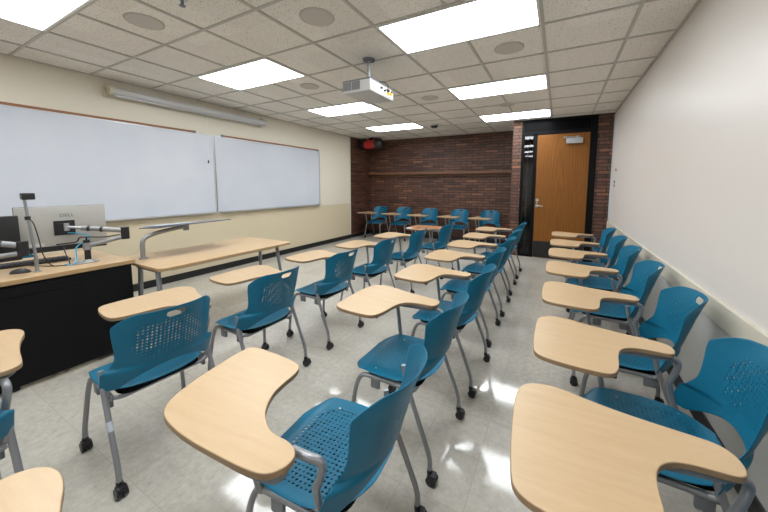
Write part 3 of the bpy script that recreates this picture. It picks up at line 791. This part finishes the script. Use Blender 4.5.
arm((-3.40, .40, PZ), (-3.30, .66, .95), (-3.455, .46, 1.05), 'silver articulated stand at the left picture edge holding the black monitor')
# document camera pole
t = thing('webcam_stand', 'slim silver pole with a small black camera on top, clamped to the podium', 'camera stand', (-3.36, .73, PZ))
b_ = bmesh.new(); tube(b_, [(0, 0, .0), (0, 0, .12)], .011, 14); tube(b_, [(0, 0, .12), (-.03, -.02, .53)], .0085, 14); obj('pole', b_, M['armgrey'], t, 60)
b_ = bmesh.new(); cyl(b_, (0, 0, 0), (0, 0, .008), .022, .022, 20); obj('clamp', b_, M['silver'], t, 40)
b_ = bmesh.new(); box(b_, -.060, -.035, .53, -.005, .030, .578, .006); obj('camera', b_, M['black'], t, 30)
b_ = bmesh.new(); cyl(b_, (-.022, -.014, .385), (-.024, -.015, .41), .015, .015, 14); obj('clip', b_, M['black'], t, 40)
b_ = bmesh.new(); tube(b_, smooth_path([(-.015, -.015, .395), (.0, .005, .36), (.012, .02, .25), (.012, .035, .12), (.0, .07, .04), (-.06, .12, .006)]), .0035, 8); obj('cable', b_, M['black'], t, 60)
# keyboard, mouse, cables
t = thing('keyboard', 'long black keyboard lying on the podium top', 'keyboard', (-3.74, .74, PZ), radians(-6))
b_ = bmesh.new(); box(b_, -.07, -.26, .0, .07, .26, .02, .006); obj('body', b_, M['black'], t, 30)
b_ = bmesh.new()
for r in range(5):
    for c in range(18): box(b_, -.055+r*.0225, -.25+c*.0278, .02, -.037+r*.0225, -.227+c*.0278, .026)
obj('keys', b_, simple('charcoal_keys', (.02, .02, .022), .5), t)
t = thing('mouse', 'black computer mouse on the podium beside the camera pole', 'mouse', (-3.42, .66, PZ), radians(60))
b_ = bmesh.new(); bmesh.ops.create_uvsphere(b_, u_segments=20, v_segments=12, radius=1)
for v in b_.verts: v.co = Vector((v.co.x*.055, v.co.y*.032, max(0, v.co.z)*.032))
obj('shell', b_, M['black'], t, 60)
b_ = bmesh.new(); cyl(b_, (.025, -.004, .026), (.025, .004, .026), .008, .008, 12); obj('scroll_wheel', b_, M['plastic_grey'], t, 40)
def cable(name, pts, r, mat, lab):
    b_ = bmesh.new(); tube(b_, smooth_path(pts, 8), r, 8); tag(obj(name, b_, mat, None, 60), lab, 'cable')
cable('cable', [(-3.58, .97, 1.03), (-3.50, 1.02, 1.02), (-3.44, 1.06, .99), (-3.46, .98, .92), (-3.42, .96, .83), (-3.39, .93, PZ+.005), (-3.45, .90, PZ+.005)], .005, M['blue_cable'], 'light blue cable looping down from the silver monitor to the desktop')
cable('cable', [(-3.57, .93, .92), (-3.52, .93, .86), (-3.46, .93, PZ+.006), (-3.42, .88, PZ+.006), (-3.52, .80, PZ+.006), (-3.60, .70, PZ+.027)], .004, M['black'], 'thin black cable curling over the podium top by the monitor arm base')
cable('cable', [(-3.59, .90, .94), (-3.47, .98, .96), (-3.42, 1.00, 1.0), (-3.36, 1.12, .99), (-3.33, 1.22, 1.0)], .005, M['black'], 'black cable running along the bent silver monitor arm')
# instructor's chair behind the desk
C0 = make_chair(-1, tablet=False); C0['label'] = 'blue chair behind the podium, glimpsed under the monitors'; C0.name = 'desk_chair'; C0.location = (-3.93, .68, 0); C0.rotation_euler = (0, 0, 0)

# ------------------------------------------------------------------ camera
f, pitch, yaw, roll, cx, cy = 309.06, .0941, .4903, .0036, 9.44, -41.06
cp, sp = cos(pitch), sin(pitch); cyw, sy = cos(yaw), sin(yaw)
fwd = Vector((-sy*cp, cyw*cp, -sp)); right = Vector((cyw, sy, 0)); up = right.cross(fwd)
r2 = cos(roll)*right+sin(roll)*up; u2 = -sin(roll)*right+cos(roll)*up
cam = bpy.data.cameras.new('camera'); co = bpy.data.objects.new('camera', cam); COL.objects.link(co)
m = Matrix((r2, u2, -fwd)).transposed().to_4x4(); m.translation = Vector((0, 0, 1.427)); co.matrix_world = m
cam.sensor_fit = 'HORIZONTAL'; cam.sensor_width = 36; cam.lens = 36*f/768
cam.shift_x = -cx/768; cam.shift_y = cy/768; cam.clip_start = .02
scene.camera = co

w = bpy.data.worlds.new('world'); scene.world = w; w.use_nodes = True
w.node_tree.nodes['Background'].inputs[0].default_value = (.02, .02, .022, 1)
scene.view_settings.view_transform = 'Standard'; scene.view_settings.look = 'None'
scene.view_settings.exposure = 0.64; scene.view_settings.gamma = 1
scene.view_settings.use_curve_mapping = False
